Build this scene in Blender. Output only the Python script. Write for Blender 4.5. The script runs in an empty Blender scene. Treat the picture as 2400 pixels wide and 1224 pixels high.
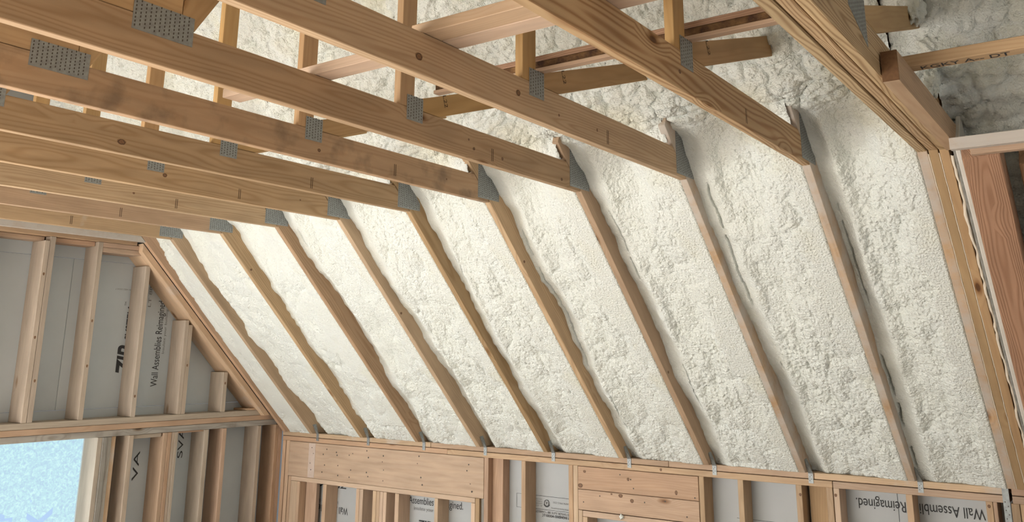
import bpy, bmesh, math, random
import numpy as np
from mathutils import Matrix, Vector

random.seed(7)
SC = bpy.context.scene
COL = SC.collection
R = math.radians

# ------------------------------------------------------------------ camera, world, sun, exposure
cam_d = bpy.data.cameras.new('camera')
cam = bpy.data.objects.new('camera', cam_d)
COL.objects.link(cam)
MR = ((0.8187, 0.5742, 0.0057), (-0.1340, 0.2007, -0.9705), (-0.5584, 0.7937, 0.2412))   # world -> lens (x right, y down, z ahead)
rx, ry, rz = [Vector(v) for v in MR]
rz.normalize(); rx = (rx - rz * rx.dot(rz)).normalized(); ry = rz.cross(rx)
cam.matrix_world = Matrix(((rx.x, -ry.x, -rz.x, 6.6314), (rx.y, -ry.y, -rz.y, -3.9848), (rx.z, -ry.z, -rz.z, -0.8592), (0, 0, 0, 1)))
cam_d.sensor_width = 36.0
cam_d.lens = 2039.16 / 2400 * 36.0
cam_d.shift_y = -284.2 / 2400
cam_d.clip_start = 0.05
SC.camera = cam

SC.view_settings.view_transform = 'Standard'
SC.view_settings.look = 'None'
SC.view_settings.gamma = 1.0
SC.view_settings.use_curve_mapping = False
SC.view_settings.exposure = 0.0
SC.cycles.glossy_bounces = 2
SC.cycles.transmission_bounces = 2
SC.cycles.caustics_reflective = False

wd = bpy.data.worlds.new('daylight'); SC.world = wd; wd.use_nodes = True
bg = wd.node_tree.nodes['Background']
bg.inputs[0].default_value = (0.86, 0.93, 1.0, 1); bg.inputs[1].default_value = 0.2

sun_d = bpy.data.lights.new('sun', 'SUN'); sun = bpy.data.objects.new('sun', sun_d); COL.objects.link(sun)
sun_d.energy = 50.0; sun_d.angle = R(1.0); sun_d.color = (1.0, 0.975, 0.955)
sun.rotation_euler = Vector((0.10, 1.0, -0.26)).to_track_quat('-Z', 'Y').to_euler()

def area(name, loc, aim, sx, sy, e, colr):
    d = bpy.data.lights.new(name, 'AREA'); o = bpy.data.objects.new(name, d); COL.objects.link(o)
    d.shape = 'RECTANGLE'; d.size = sx; d.size_y = sy; d.energy = e; d.color = colr
    o.location = loc; o.rotation_euler = (Vector(aim) - Vector(loc)).to_track_quat('-Z', 'Y').to_euler()
    return o
# skylight from the rear opening and the gable window, then added fill lamps
area('rear_window_light', (2.2, -6.3, -1.75), (2.4, -4.2, -2.9), 4.0, 0.9, 200, (1.0, 0.97, 0.93))
area('gable_window_light', (0.30, -1.10, -2.0), (2.4, -0.6, -1.9), 1.3, 0.9, 19, (0.93, 0.97, 1.0))
area('gable_fill_light', (0.22, -3.60, -1.75), (3.2, -2.6, -2.2), 2.2, 1.2, 95, (0.95, 0.97, 1.0))  # added fill from the left; the gable has no opening here

area('right_fill_light', (9.2, -3.2, -2.0), (0.2, -0.4, -1.9), 1.8, 0.9, 12, (0.95, 0.97, 1.0)).data.spread = R(110)  # added fill to brighten the gable studs; the right wall is closed

# ------------------------------------------------------------------ materials
def mat(name):
    m = bpy.data.materials.new(name); m.use_nodes = True
    nt = m.node_tree
    for n in list(nt.nodes): nt.nodes.remove(n)
    out = nt.nodes.new('ShaderNodeOutputMaterial'); b = nt.nodes.new('ShaderNodeBsdfPrincipled')
    nt.links.new(b.outputs[0], out.inputs[0])
    return m, nt, b
def N(nt, t, **kw):
    n = nt.nodes.new(t)
    for k, v in kw.items():
        if k.startswith('i'):
            n.inputs[int(k[1:])].default_value = v
        else: setattr(n, k, v)
    return n
def ramp(nt, stops, interp='LINEAR'):
    n = nt.nodes.new('ShaderNodeValToRGB'); cr = n.color_ramp; cr.interpolation = interp
    while len(cr.elements) > 1: cr.elements.remove(cr.elements[-1])
    cr.elements[0].position = stops[0][0]; cr.elements[0].color = stops[0][1]
    for p, c in stops[1:]:
        e = cr.elements.new(p); e.color = c
    return n
def mixc(nt, a, b, fac, mode='MIX'):
    n = nt.nodes.new('ShaderNodeMix'); n.data_type = 'RGBA'; n.blend_type = mode
    for s, v in ((6, a), (7, b), (0, fac)):
        if hasattr(v, 'links'): nt.links.new(v, n.inputs[s])
        else: n.inputs[s].default_value = v
    return n.outputs[2]
def math_(nt, op, a, b=None, clamp=False):
    n = nt.nodes.new('ShaderNodeMath'); n.operation = op; n.use_clamp = clamp
    for i, v in enumerate((a, b)):
        if v is None: continue
        if hasattr(v, 'links'): nt.links.new(v, n.inputs[i])
        else: n.inputs[i].default_value = v
    return n.outputs[0]

def lumber(name, light, dark, ring=0.35, ring_scale=26.0, spray=0.0, knots=True, tone=0.16, rough=0.62, stain=0.0, relief=0.15):
    """sawn lumber; local X runs along the board, rings are centred on a pith outside the board"""
    m, nt, b = mat(name); L = nt.links.new
    tc = N(nt, 'ShaderNodeTexCoord'); oi = N(nt, 'ShaderNodeObjectInfo')
    sep = N(nt, 'ShaderNodeSeparateXYZ'); L(tc.outputs['Object'], sep.inputs[0])
    r = oi.outputs['Random']
    r2 = math_(nt, 'FRACT', math_(nt, 'MULTIPLY', r, 17.31)); r3 = math_(nt, 'FRACT', math_(nt, 'MULTIPLY', r, 53.7))
    off = math_(nt, 'MULTIPLY', r, 40.0)
    # warp
    v1 = N(nt, 'ShaderNodeCombineXYZ'); L(math_(nt, 'ADD', math_(nt, 'MULTIPLY', sep.outputs[0], 1.1), off), v1.inputs[0])
    L(math_(nt, 'MULTIPLY', sep.outputs[1], 7.0), v1.inputs[1]); L(math_(nt, 'MULTIPLY', sep.outputs[2], 7.0), v1.inputs[2])
    n1 = N(nt, 'ShaderNodeTexNoise'); n1.inputs['Scale'].default_value = 1.0; n1.inputs['Detail'].default_value = 2.0; L(v1.outputs[0], n1.inputs['Vector'])
    warp = math_(nt, 'MULTIPLY', math_(nt, 'SUBTRACT', n1.outputs[0], 0.5), 0.085)
    # distance from pith (tilted axis)
    py = math_(nt, 'ADD', math_(nt, 'ADD', sep.outputs[1], math_(nt, 'MULTIPLY', math_(nt, 'SUBTRACT', r2, 0.5), 0.10)), math_(nt, 'MULTIPLY', sep.outputs[0], math_(nt, 'MULTIPLY', math_(nt, 'SUBTRACT', r3, 0.5), 0.03)))
    pz = math_(nt, 'ADD', math_(nt, 'ADD', sep.outputs[2], math_(nt, 'MULTIPLY', math_(nt, 'SUBTRACT', r3, 0.5), 0.16)), math_(nt, 'MULTIPLY', sep.outputs[0], math_(nt, 'MULTIPLY', math_(nt, 'SUBTRACT', r2, 0.5), 0.03)))
    d = math_(nt, 'SQRT', math_(nt, 'ADD', math_(nt, 'MULTIPLY', py, py), math_(nt, 'MULTIPLY', pz, pz)))
    # knots: sparse cells along the face
    v2 = N(nt, 'ShaderNodeCombineXYZ'); L(math_(nt, 'ADD', math_(nt, 'MULTIPLY', sep.outputs[0], 2.6), off), v2.inputs[0])
    L(math_(nt, 'MULTIPLY', sep.outputs[1], 7.0), v2.inputs[1]); L(math_(nt, 'MULTIPLY', sep.outputs[2], 7.0), v2.inputs[2])
    vo = N(nt, 'ShaderNodeTexVoronoi'); vo.inputs['Scale'].default_value = 1.0; L(v2.outputs[0], vo.inputs['Vector'])
    kd = vo.outputs['Distance']
    sc_ = N(nt, 'ShaderNodeSeparateColor'); L(vo.outputs['Color'], sc_.inputs[0])
    gate = math_(nt, 'GREATER_THAN', sc_.outputs[0], 0.62)
    bulge = math_(nt, 'MULTIPLY', gate, math_(nt, 'MULTIPLY', math_(nt, 'SUBTRACT', 0.34, math_(nt, 'MINIMUM', kd, 0.34)), 0.11))
    dist = math_(nt, 'ADD', math_(nt, 'ADD', d, warp), bulge)
    ph = math_(nt, 'MULTIPLY', dist, ring_scale * 6.283)
    w = math_(nt, 'ADD', math_(nt, 'MULTIPLY', math_(nt, 'SINE', ph), 0.5), 0.5)
    w = math_(nt, 'POWER', w, 2.2)
    # fine fibres
    v3 = N(nt, 'ShaderNodeCombineXYZ'); L(math_(nt, 'ADD', math_(nt, 'MULTIPLY', sep.outputs[0], 5.0), off), v3.inputs[0])
    L(math_(nt, 'MULTIPLY', sep.outputs[1], 260.0), v3.inputs[1]); L(math_(nt, 'MULTIPLY', sep.outputs[2], 260.0), v3.inputs[2])
    n3 = N(nt, 'ShaderNodeTexNoise'); n3.inputs['Scale'].default_value = 1.0; n3.inputs['Detail'].default_value = 2.0; L(v3.outputs[0], n3.inputs['Vector'])
    ringf = math_(nt, 'MULTIPLY', w, ring)
    f = math_(nt, 'ADD', ringf, math_(nt, 'MULTIPLY', math_(nt, 'SUBTRACT', n3.outputs[0], 0.5), 0.22), clamp=True)
    col = mixc(nt, (*light, 1), (*dark, 1), f)
    # board to board tone
    hs = N(nt, 'ShaderNodeHueSaturation'); L(col, hs.inputs['Color'])
    L(math_(nt, 'ADD', 1.0 - tone, math_(nt, 'MULTIPLY', r2, 2 * tone)), hs.inputs['Value'])
    L(math_(nt, 'ADD', 0.90, math_(nt, 'MULTIPLY', r3, 0.2)), hs.inputs['Saturation'])
    L(math_(nt, 'ADD', 0.494, math_(nt, 'MULTIPLY', r, 0.010)), hs.inputs['Hue'])
    col = hs.outputs[0]
    # broad mottling
    n4 = N(nt, 'ShaderNodeTexNoise'); n4.inputs['Scale'].default_value = 3.0; n4.inputs['Detail'].default_value = 3.0; L(v1.outputs[0], n4.inputs['Vector'])
    mo = ramp(nt, [(0.3, (0.86, 0.84, 0.82, 1)), (0.7, (1.08, 1.06, 1.04, 1))]); L(n4.outputs[0], mo.inputs[0])
    col = mixc(nt, col, mo.outputs[0], 1.0, 'MULTIPLY')
    if knots:
        kr = ramp(nt, [(0.0, (0.10, 0.045, 0.02, 1)), (0.055, (0.16, 0.075, 0.03, 1)), (0.085, (0.55, 0.42, 0.30, 1)), (0.16, (1, 1, 1, 1))]); L(kd, kr.inputs[0])
        kc = mixc(nt, (1, 1, 1, 1), kr.outputs[0], math_(nt, 'MULTIPLY', gate, 0.9))
        col = mixc(nt, col, kc, 1.0, 'MULTIPLY')
    if stain:
        n5 = N(nt, 'ShaderNodeTexNoise'); n5.inputs['Scale'].default_value = 9.0; n5.inputs['Detail'].default_value = 6.0; L(tc.outputs['Object'], n5.inputs['Vector'])
        st = ramp(nt, [(0.60 - 0.1 * stain, (0, 0, 0, 1)), (0.72, (1, 1, 1, 1))]); L(n5.outputs[0], st.inputs[0])
        col = mixc(nt, col, (0.10, 0.07, 0.05, 1), math_(nt, 'MULTIPLY', st.outputs[0], 0.6 * stain))
    if spray:
        n6 = N(nt, 'ShaderNodeTexNoise'); n6.inputs['Scale'].default_value = 3.2; n6.inputs['Detail'].default_value = 7.0; n6.inputs['Roughness'].default_value = 0.7; L(tc.outputs['Object'], n6.inputs['Vector'])
        sr = ramp(nt, [(0.62 - 0.35 * spray, (0, 0, 0, 1)), (0.80 - 0.3 * spray, (1, 1, 1, 1))]); L(n6.outputs[0], sr.inputs[0])
        col = mixc(nt, col, (0.56, 0.535, 0.50, 1), math_(nt, 'MULTIPLY', sr.outputs[0], 0.75))
    L(col, b.inputs['Base Color']); b.inputs['Roughness'].default_value = rough; b.inputs['Specular IOR Level'].default_value = 0.3
    if relief:
        bp = N(nt, 'ShaderNodeBump'); bp.inputs['Strength'].default_value = relief; bp.inputs['Distance'].default_value = 0.002
        L(f, bp.inputs['Height']); L(bp.outputs[0], b.inputs['Normal'])
    return m

M = {}
M['pine'] = lumber('pine_lumber', (0.475, 0.335, 0.205), (0.31, 0.185, 0.09), ring=0.5, ring_scale=75)
M['pine_soft'] = lumber('spruce_lumber', (0.485, 0.345, 0.22), (0.365, 0.235, 0.135), ring=0.35, ring_scale=90)
M['web'] = lumber('yellow_web_lumber', (0.49, 0.325, 0.165), (0.38, 0.225, 0.10), ring=0.3, ring_scale=60)
M['pale'] = lumber('pale_stud_lumber', (0.59, 0.445, 0.32), (0.48, 0.335, 0.215), ring=0.3, ring_scale=100, tone=0.10)
M['strong'] = lumber('strong_grain_pine', (0.54, 0.385, 0.225), (0.31, 0.175, 0.08), ring=0.85, ring_scale=72, tone=0.06, relief=0.5)
M['sprayed'] = lumber('oversprayed_lumber', (0.58, 0.40, 0.24), (0.42, 0.26, 0.14), ring=0.4, ring_scale=90, spray=0.62)
M['frosted'] = lumber('foam_frosted_lumber', (0.50, 0.38, 0.27), (0.40, 0.28, 0.18), ring=0.4, ring_scale=90, spray=1.05)
M['dusted'] = lumber('dusted_lumber', (0.58, 0.41, 0.26), (0.44, 0.28, 0.16), ring=0.35, ring_scale=90, spray=0.15)
M['mould'] = lumber('stained_lumber', (0.465, 0.33, 0.205), (0.35, 0.22, 0.12), ring=0.4, ring_scale=80, stain=0.9)
M['grey'] = lumber('weathered_grey_lumber', (0.34, 0.32, 0.29), (0.20, 0.19, 0.17), ring=0.5, ring_scale=80, stain=0.6)
M['hazy'] = lumber('haze_greyed_stud_lumber', (0.47, 0.40, 0.325), (0.38, 0.31, 0.24), ring=0.3, ring_scale=100, tone=0.12)  # window haze put into the colour: stud lumber greyed and dulled
M['ply'] = lumber('tight_grained_ply', (0.56, 0.40, 0.22), (0.30, 0.17, 0.07), ring=0.8, ring_scale=125, tone=0.04, relief=0.4, knots=False)
M['red'] = lumber('reddish_rough_timber', (0.40, 0.235, 0.15), (0.24, 0.12, 0.065), ring=0.5, ring_scale=130, tone=0.05, relief=0.9, rough=0.75)
M['fir'] = lumber('pinkish_fir_lumber', (0.50, 0.355, 0.25), (0.40, 0.26, 0.165), ring=0.35, ring_scale=90, tone=0.1)
M['lvl'] = lumber('laminated_header', (0.50, 0.375, 0.275), (0.41, 0.285, 0.195), ring=0.3, ring_scale=26, knots=False, tone=0.05)

def simple(name, colr, rough=0.6, metal=0.0, spec=0.4, noise=None, bump=None, emis=None):
    m, nt, b = mat(name); L = nt.links.new
    b.inputs['Base Color'].default_value = (*colr, 1); b.inputs['Roughness'].default_value = rough
    b.inputs['Metallic'].default_value = metal; b.inputs['Specular IOR Level'].default_value = spec
    if noise or bump: tc = N(nt, 'ShaderNodeTexCoord')
    if noise:
        s, c2 = noise; n = N(nt, 'ShaderNodeTexNoise'); n.inputs['Scale'].default_value = s; n.inputs['Detail'].default_value = 5
        L(tc.outputs['Object'], n.inputs['Vector']); rp = ramp(nt, [(0.35, (*colr, 1)), (0.7, (*c2, 1))]); L(n.outputs[0], rp.inputs[0]); L(rp.outputs[0], b.inputs['Base Color'])
    if bump:
        s, st, ds = bump; n = N(nt, 'ShaderNodeTexNoise'); n.inputs['Scale'].default_value = s; n.inputs['Detail'].default_value = 4
        L(tc.outputs['Object'], n.inputs['Vector']); bp = N(nt, 'ShaderNodeBump'); bp.inputs['Strength'].default_value = st; bp.inputs['Distance'].default_value = ds
        L(n.outputs[0], bp.inputs['Height']); L(bp.outputs[0], b.inputs['Normal'])
    return m
M['zinc'] = simple('galvanised_steel', (0.33, 0.35, 0.345), 0.5, 0.45, 0.45, noise=(60, (0.24, 0.25, 0.25)))
M['slot'] = simple('tooth_slot', (0.085, 0.075, 0.065), 0.8)
M['ink'] = simple('black_print', (0.035, 0.035, 0.037), 0.7)
M['ink_soft'] = simple('grey_print', (0.20, 0.20, 0.20), 0.7)
M['ink_brown'] = simple('brown_stamp_ink', (0.07, 0.035, 0.018), 0.8)
M['endgrain'] = simple('dark_end_grain', (0.15, 0.075, 0.03), 0.8, noise=(90, (0.11, 0.05, 0.02)))
M['patch'] = simple('pale_patch', (0.62, 0.51, 0.44), 0.6, noise=(20, (0.56, 0.45, 0.38)))
M['sheath_haze'] = simple('haze_tinted_sheathing', (0.54, 0.58, 0.60), 0.45, 0.0, 0.35, noise=(1.6, (0.47, 0.51, 0.53)))  # sheathing colour lifted and blued to imitate window glare on the gable
M['sheath'] = simple('grey_faced_sheathing', (0.47, 0.485, 0.49), 0.45, 0.0, 0.35, noise=(1.6, (0.41, 0.425, 0.43)), bump=(25, 0.05, 0.003))
M['board'] = simple('white_foam_board', (0.74, 0.71, 0.66), 0.6, noise=(8, (0.62, 0.60, 0.54)))
M['caulk'] = simple('cured_foam_bead', (0.80, 0.70, 0.57), 0.6, bump=(60, 0.5, 0.004))
M['dark'] = simple('dark_bark_wane', (0.06, 0.028, 0.015), 0.9, noise=(30, (0.22, 0.12, 0.05)), bump=(40, 0.8, 0.01))
M['edge'] = simple('grey_sheathing_edge', (0.30, 0.285, 0.26), 0.7, noise=(25, (0.17, 0.16, 0.14)))
M['osb'] = simple('subfloor_panel', (0.70, 0.65, 0.59), 0.8, noise=(14, (0.62, 0.565, 0.50)))
M['deck'] = simple('roof_deck_panel', (0.40, 0.29, 0.18), 0.8, noise=(14, (0.30, 0.2, 0.12)))

def foam_mat():
    m, nt, b = mat('spray_foam'); L = nt.links.new
    tc = N(nt, 'ShaderNodeTexCoord')
    n = N(nt, 'ShaderNodeTexNoise'); n.inputs['Scale'].default_value = 2.2; n.inputs['Detail'].default_value = 4; L(tc.outputs['Object'], n.inputs['Vector'])
    rp = ramp(nt, [(0.30, (0.79, 0.81, 0.745, 1)), (0.52, (0.80, 0.825, 0.785, 1)), (0.70, (0.765, 0.765, 0.655, 1))]); L(n.outputs[0], rp.inputs[0])
    L(rp.outputs[0], b.inputs['Base Color'])
    n2 = N(nt, 'ShaderNodeTexNoise'); n2.inputs['Scale'].default_value = 140; n2.inputs['Detail'].default_value = 3; L(tc.outputs['Object'], n2.inputs['Vector'])
    vo = N(nt, 'ShaderNodeTexVoronoi'); vo.inputs['Scale'].default_value = 95; vo.feature = 'SMOOTH_F1'; L(tc.outputs['Object'], vo.inputs['Vector'])
    h = math_(nt, 'SUBTRACT', n2.outputs[0], math_(nt, 'MULTIPLY', vo.outputs['Distance'], 0.9))
    bp = N(nt, 'ShaderNodeBump'); bp.inputs['Strength'].default_value = 0.75; bp.inputs['Distance'].default_value = 0.010
    L(h, bp.inputs['Height']); L(bp.outputs[0], b.inputs['Normal'])
    b.inputs['Roughness'].default_value = 0.5; b.inputs['Specular IOR Level'].default_value = 0.35
    return m
M['foam'] = foam_mat()

def wrap_mat():
    m, nt, b = mat('backlit_window_wrap'); L = nt.links.new
    tc = N(nt, 'ShaderNodeTexCoord')
    n = N(nt, 'ShaderNodeTexNoise'); n.inputs['Scale'].default_value = 44; n.inputs['Detail'].default_value = 5; n.inputs['Distortion'].default_value = 1.0; L(tc.outputs['Object'], n.inputs['Vector'])
    rp = ramp(nt, [(0.34, (0.43, 0.64, 0.80, 1)), (0.52, (0.50, 0.77, 0.85, 1)), (0.70, (0.64, 0.93, 0.96, 1))]); L(n.outputs[0], rp.inputs[0])
    b.inputs['Base Color'].default_value = (0.10, 0.12, 0.13, 1); b.inputs['Roughness'].default_value = 0.5
    L(rp.outputs[0], b.inputs['Emission Color']); b.inputs['Emission Strength'].default_value = 0.95
    return m
M['wrap'] = wrap_mat()
m, nt, b = mat('backlit_wrap_print'); b.inputs['Base Color'].default_value = (0.2, 0.25, 0.35, 1)
b.inputs['Emission Color'].default_value = (0.36, 0.56, 0.84, 1); b.inputs['Emission Strength'].default_value = 0.85; M['wrap_ink'] = m

# ------------------------------------------------------------------ object helpers
def tag(o, label=None, cat=None, group=None, kind=None):
    if label: o['label'] = label
    if cat: o['category'] = cat
    if group: o['group'] = group
    if kind: o['kind'] = kind
    return o
def empty(name, loc=(0, 0, 0)):
    o = bpy.data.objects.new(name, None); COL.objects.link(o); o.location = loc; o.empty_display_size = 0.05
    return o
def link(name, me, mat_, parent, frame):
    o = bpy.data.objects.new(name, me); COL.objects.link(o)
    if mat_ is not None: me.materials.append(mat_)
    if parent is not None:
        o.parent = parent
        po = parent; T = Matrix.Identity(4)
        chain = []
        while po is not None: chain.append(po); po = po.parent
        for q in reversed(chain): T = T @ q.matrix_basis
        o.matrix_basis = T.inverted() @ frame
    else: o.matrix_basis = frame
    return o
def frame_of(center, xd, zd=(0, 0, 1)):
    x = Vector(xd).normalized(); z = Vector(zd); z = (z - x * z.dot(x))
    if z.length < 1e-4: z = Vector((1, 0, 0)); z = z - x * z.dot(x)
    z.normalize(); y = z.cross(x)
    Fm = Matrix.Identity(4)
    for i in range(3): Fm[i][0] = x[i]; Fm[i][1] = y[i]; Fm[i][2] = z[i]; Fm[i][3] = center[i]
    return Fm
def solid(name, verts, faces, mat_, parent=None, grain=(1, 0, 0), up=(0, 0, 1), bevel=0.002):
    c = Vector((0, 0, 0))
    for v in verts: c += Vector(v)
    c /= len(verts)
    Fm = frame_of(c, grain, up); Fi = Fm.inverted()
    bm = bmesh.new(); vs = [bm.verts.new(Fi @ Vector(v)) for v in verts]
    for f in faces: bm.faces.new([vs[i] for i in f])
    bmesh.ops.recalc_face_normals(bm, faces=bm.faces)
    if bevel: bmesh.ops.bevel(bm, geom=bm.edges[:], offset=bevel, segments=1, affect='EDGES', profile=0.5)
    me = bpy.data.meshes.new(name); bm.to_mesh(me); bm.free()
    return link(name, me, mat_, parent, Fm)
def box(name, x0, x1, y0, y1, z0, z1, mat_, parent=None, grain=None, bevel=0.002):
    d = (x1 - x0, y1 - y0, z1 - z0)
    if grain is None: grain = [(1, 0, 0), (0, 1, 0), (0, 0, 1)][d.index(max(d))]
    v = [(x0, y0, z0), (x1, y0, z0), (x1, y1, z0), (x0, y1, z0), (x0, y0, z1), (x1, y0, z1), (x1, y1, z1), (x0, y1, z1)]
    f = [(0, 1, 2, 3), (4, 5, 6, 7), (0, 1, 5, 4), (1, 2, 6, 5), (2, 3, 7, 6), (3, 0, 4, 7)]
    up = (0, 0, 1) if abs(grain[2]) < 0.5 else (1, 0, 0)
    return solid(name, v, f, mat_, parent, grain, up, bevel)
def prism(name, x0, x1, poly, mat_, parent=None, grain=(0, 1, 0), bevel=0.002):
    """polygon in (y,z) extruded along x"""
    n = len(poly); v = [(x0, y, z) for y, z in poly] + [(x1, y, z) for y, z in poly]
    f = [tuple(range(n)), tuple(range(n, 2 * n))] + [(i, (i + 1) % n, (i + 1) % n + n, i + n) for i in range(n)]
    return solid(name, v, f, mat_, parent, grain, (1, 0, 0) if abs(grain[0]) < 0.5 else (0, 0, 1), bevel)
def copy_tree(o, parent=None):
    c = o.copy(); COL.objects.link(c)
    if parent is not None: c.parent = parent
    for ch in list(o.children): copy_tree(ch, c)
    return c
def text(name, s, org, xd, yd, height, width, mat_, parent, italic=0.0, bold=0.0):
    cu = bpy.data.curves.new(name, 'FONT'); cu.body = s; cu.size = 1.0; cu.extrude = 0.0; cu.shear = italic; cu.offset = bold
    o = bpy.data.objects.new(name, cu); COL.objects.link(o); cu.materials.append(mat_)
    bpy.context.view_layer.update()
    dx = max(o.dimensions.x, 1e-3)
    cap = 0.70
    sx = (width / dx) if width else height / cap; sy = height / cap
    x = Vector(xd).normalized(); y = Vector(yd).normalized(); z = x.cross(y)
    T = Matrix(((x.x * sx, y.x * sy, z.x, org[0]), (x.y * sx, y.y * sy, z.y, org[1]), (x.z * sx, y.z * sy, z.z, org[2]), (0, 0, 0, 1)))
    me = bpy.data.meshes.new_from_object(o.evaluated_get(bpy.context.evaluated_depsgraph_get()))
    me.name = name; bpy.data.objects.remove(o)
    o = bpy.data.objects.new(name, me); COL.objects.link(o)
    if parent is not None:
        o.parent = parent; T = parent.matrix_basis.inverted() @ T
    o.matrix_basis = T
    return o

# slope geometry
S = 0.6096; TH = 0.019
RUN, RISE = 1.5497, 1.5248
SL = math.hypot(RUN, RISE); ty, tz = -RUN / SL, RISE / SL          # up the slope
ny, nz = RISE / SL, RUN / SL                                      # outwards
RD = 0.235                                                        # rafter depth
def sp(s, d): return (RUN + s * ty + d * ny, -RISE + s * tz + d * nz)
SCH = SL                                                          # chord corner
RIDGE_Y = -2.533; SR = (RUN - RIDGE_Y) / (-ty)

# ------------------------------------------------------------------ setting
fl = box('floor', -0.2, 9.5, -7.2, 2.0, -2.79, -2.75, M['osb'], None, (1, 0, 0), 0); tag(fl, kind='structure')
ce = prism('ceiling', -0.1, 9.4, [sp(-0.35, RD + .006), sp(SR, RD + .006), sp(SR, RD + 0.026), sp(-0.35, RD + 0.026)], M['deck'], None, (1, 0, 0), 0); tag(ce, kind='structure')
def mir(p): return (2 * RIDGE_Y - p[0], p[1])
ce2 = prism('ceiling', -0.1, 9.4, [mir(sp(-0.35, 0.0)), mir(sp(SR, 0.0)), mir(sp(SR, 0.05)), mir(sp(-0.35, 0.05))], M['foam'], None, (1, 0, 0), 0); tag(ce2, kind='structure')

wr = box('wall_right_blocker', 9.4, 9.42, -7.2, 2.0, -2.75, 3.0, M['sheath'], None, (0, 1, 0), 0); tag(wr, kind='structure')  # unseen wall, added to keep sky light off the right-facing wood

wr2 = box('wall_rear_blocker', 5.3, 9.4, -6.72, -6.60, -2.75, -1.45, M['sheath'], None, (1, 0, 0), 0); tag(wr2, kind='structure')  # unseen partial wall, added and sized to limit the sun patch on the floor

# ---- knee wall on the eave side
YW, YS = 1.600, 1.740
ZT, ZM, ZB = -1.529, -1.567, -1.606                               # plate top / joint / underside
FLZ = -2.75
we = empty('wall_eave', (3.0, 1.6, FLZ)); tag(we, kind='structure')
def wbox(*a, **k): return box(*a, **k)
def plate(nm, x0, x1, z0, z1, mt, dy=0.0): return box(nm, x0, x1, YW + dy, YS, z0, z1, M[mt], we)
plate('top_plate', 0.19, 1.93, ZM + .0022, ZT, 'dusted'); plate('top_plate', 1.933, 3.98, ZM + .0022, ZT, 'fir', .001)
plate('top_plate', 3.983, 4.93, ZM + .0022, ZT, 'fir'); plate('top_plate', 4.933, 5.955, ZM + .0022, ZT, 'dusted', -.001)
plate('top_plate', 5.97, 7.6, ZM + .0022, ZT, 'fir')
plate('second_plate', 0.19, 2.1, ZB, ZM - .0018, 'fir', .002); plate('second_plate', 2.102, 5.034, ZB, ZM - .0018, 'pine_soft')
plate('second_plate', 5.038, 5.955, ZB, ZM - .0018, 'fir', -.002); plate('second_plate', 5.97, 7.6, ZB, ZM - .0018, 'fir')
plate('sole_plate', 0.19, 7.6, FLZ, FLZ + .038, 'pale')
def stud(x0, x1, z1=ZB, mt='pale', z0=FLZ + .038, y0=YW, y1=YS, par=None, nm='stud'):
    return box(nm, x0, x1, y0, y1, z0, z1, M[mt], we)
stud(0.197, 0.238, mt='fir'); stud(0.248, 0.290, mt='pale')
for x0, x1, mt in ((2.463, 2.502, 'fir'), (2.803, 2.839, 'pine_soft'), (3.207, 3.243, 'pine_soft'), (3.246, 3.283, 'pale'),
                   (4.190, 4.224, 'pine_soft'), (4.450, 4.486, 'pine_soft'), (4.815, 4.851, 'pine_soft'), (4.996, 5.033, 'pine_soft'),
                   (5.038, 5.071, 'pale'), (5.437, 5.472, 'pine_soft'), (5.840, 5.873, 'pine_soft'), (5.875, 5.895, 'fir')):
    stud(x0, x1, mt=mt)
stud(2.503, 2.600, mt='fir', y0=YW + .055, y1=YS)                 # flat back-up stud beside the header
stud(4.870, 4.990, mt='web', y0=YW + .085, y1=YW + .123)          # nailer turned flat
for x0, x1 in ((5.96, 6.0), (6.003, 6.04), (6.05, 6.088), (6.45, 6.488)): stud(x0, x1, mt='pine_soft')
# header one, its sill and cripples
box('header', 0.292, 2.460, YW - .001, YW + .088, -1.899, ZB - .003, M['lvl'], we)
box('header_patch', 0.545, 0.625, YW - .0035, YW - .0005, -1.895, ZB - .006, M['patch'], we, (0, 0, 1), 0.0005)
box('sill_plate', 0.335, 2.381, YW, YS, -1.936, -1.901, M['pale'], we)
stud(0.300, 0.333, z1=-1.901, mt='fir'); stud(0.336, 0.418, z1=-1.938, mt='pale')
for x0, x1, mt in ((0.419, 0.452, 'pale'), (0.742, 0.783, 'pale'), (1.139, 1.176, 'pale'), (1.179, 1.217, 'pale'),
                   (1.328, 1.366, 'pale'), (1.369, 1.405, 'pale'), (1.407, 1.443, 'pale'), (1.445, 1.480, 'pale'), (1.573, 1.614, 'pale'),
                   (1.985, 2.020, 'pale'), (2.344, 2.381, 'pale')):
    stud(x0, x1, z1=-1.938, mt=mt, nm='cripple_stud')
stud(2.384, 2.422, z1=-1.901, mt='pine_soft'); stud(2.424, 2.461, z1=-1.901, mt='grey', y0=YW + .02)
stud(0.460, 0.590, z1=-1.938, mt='fir', y0=YW + .07, y1=YW + .11, nm='cripple_stud')
# header two: two boards high
h2a = box('header', 3.285, 4.186, YW - .001, YW + .088, -1.757, ZB - .003, M['fir'], we)
h2b = box('header', 3.285, 4.186, YW - .001, YW + .088, -1.892, -1.760, M['fir'], we)
box('sill_plate', 3.320, 4.186, YW, YS, -1.934, -1.897, M['pale'], we)
stud(3.286, 3.318, z1=-1.895, mt='pale'); stud(3.320, 3.356, z1=-1.936, mt='pale', nm='cripple_stud'); stud(3.75, 3.788, z1=-1.936, mt='pale', nm='cripple_stud')
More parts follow.
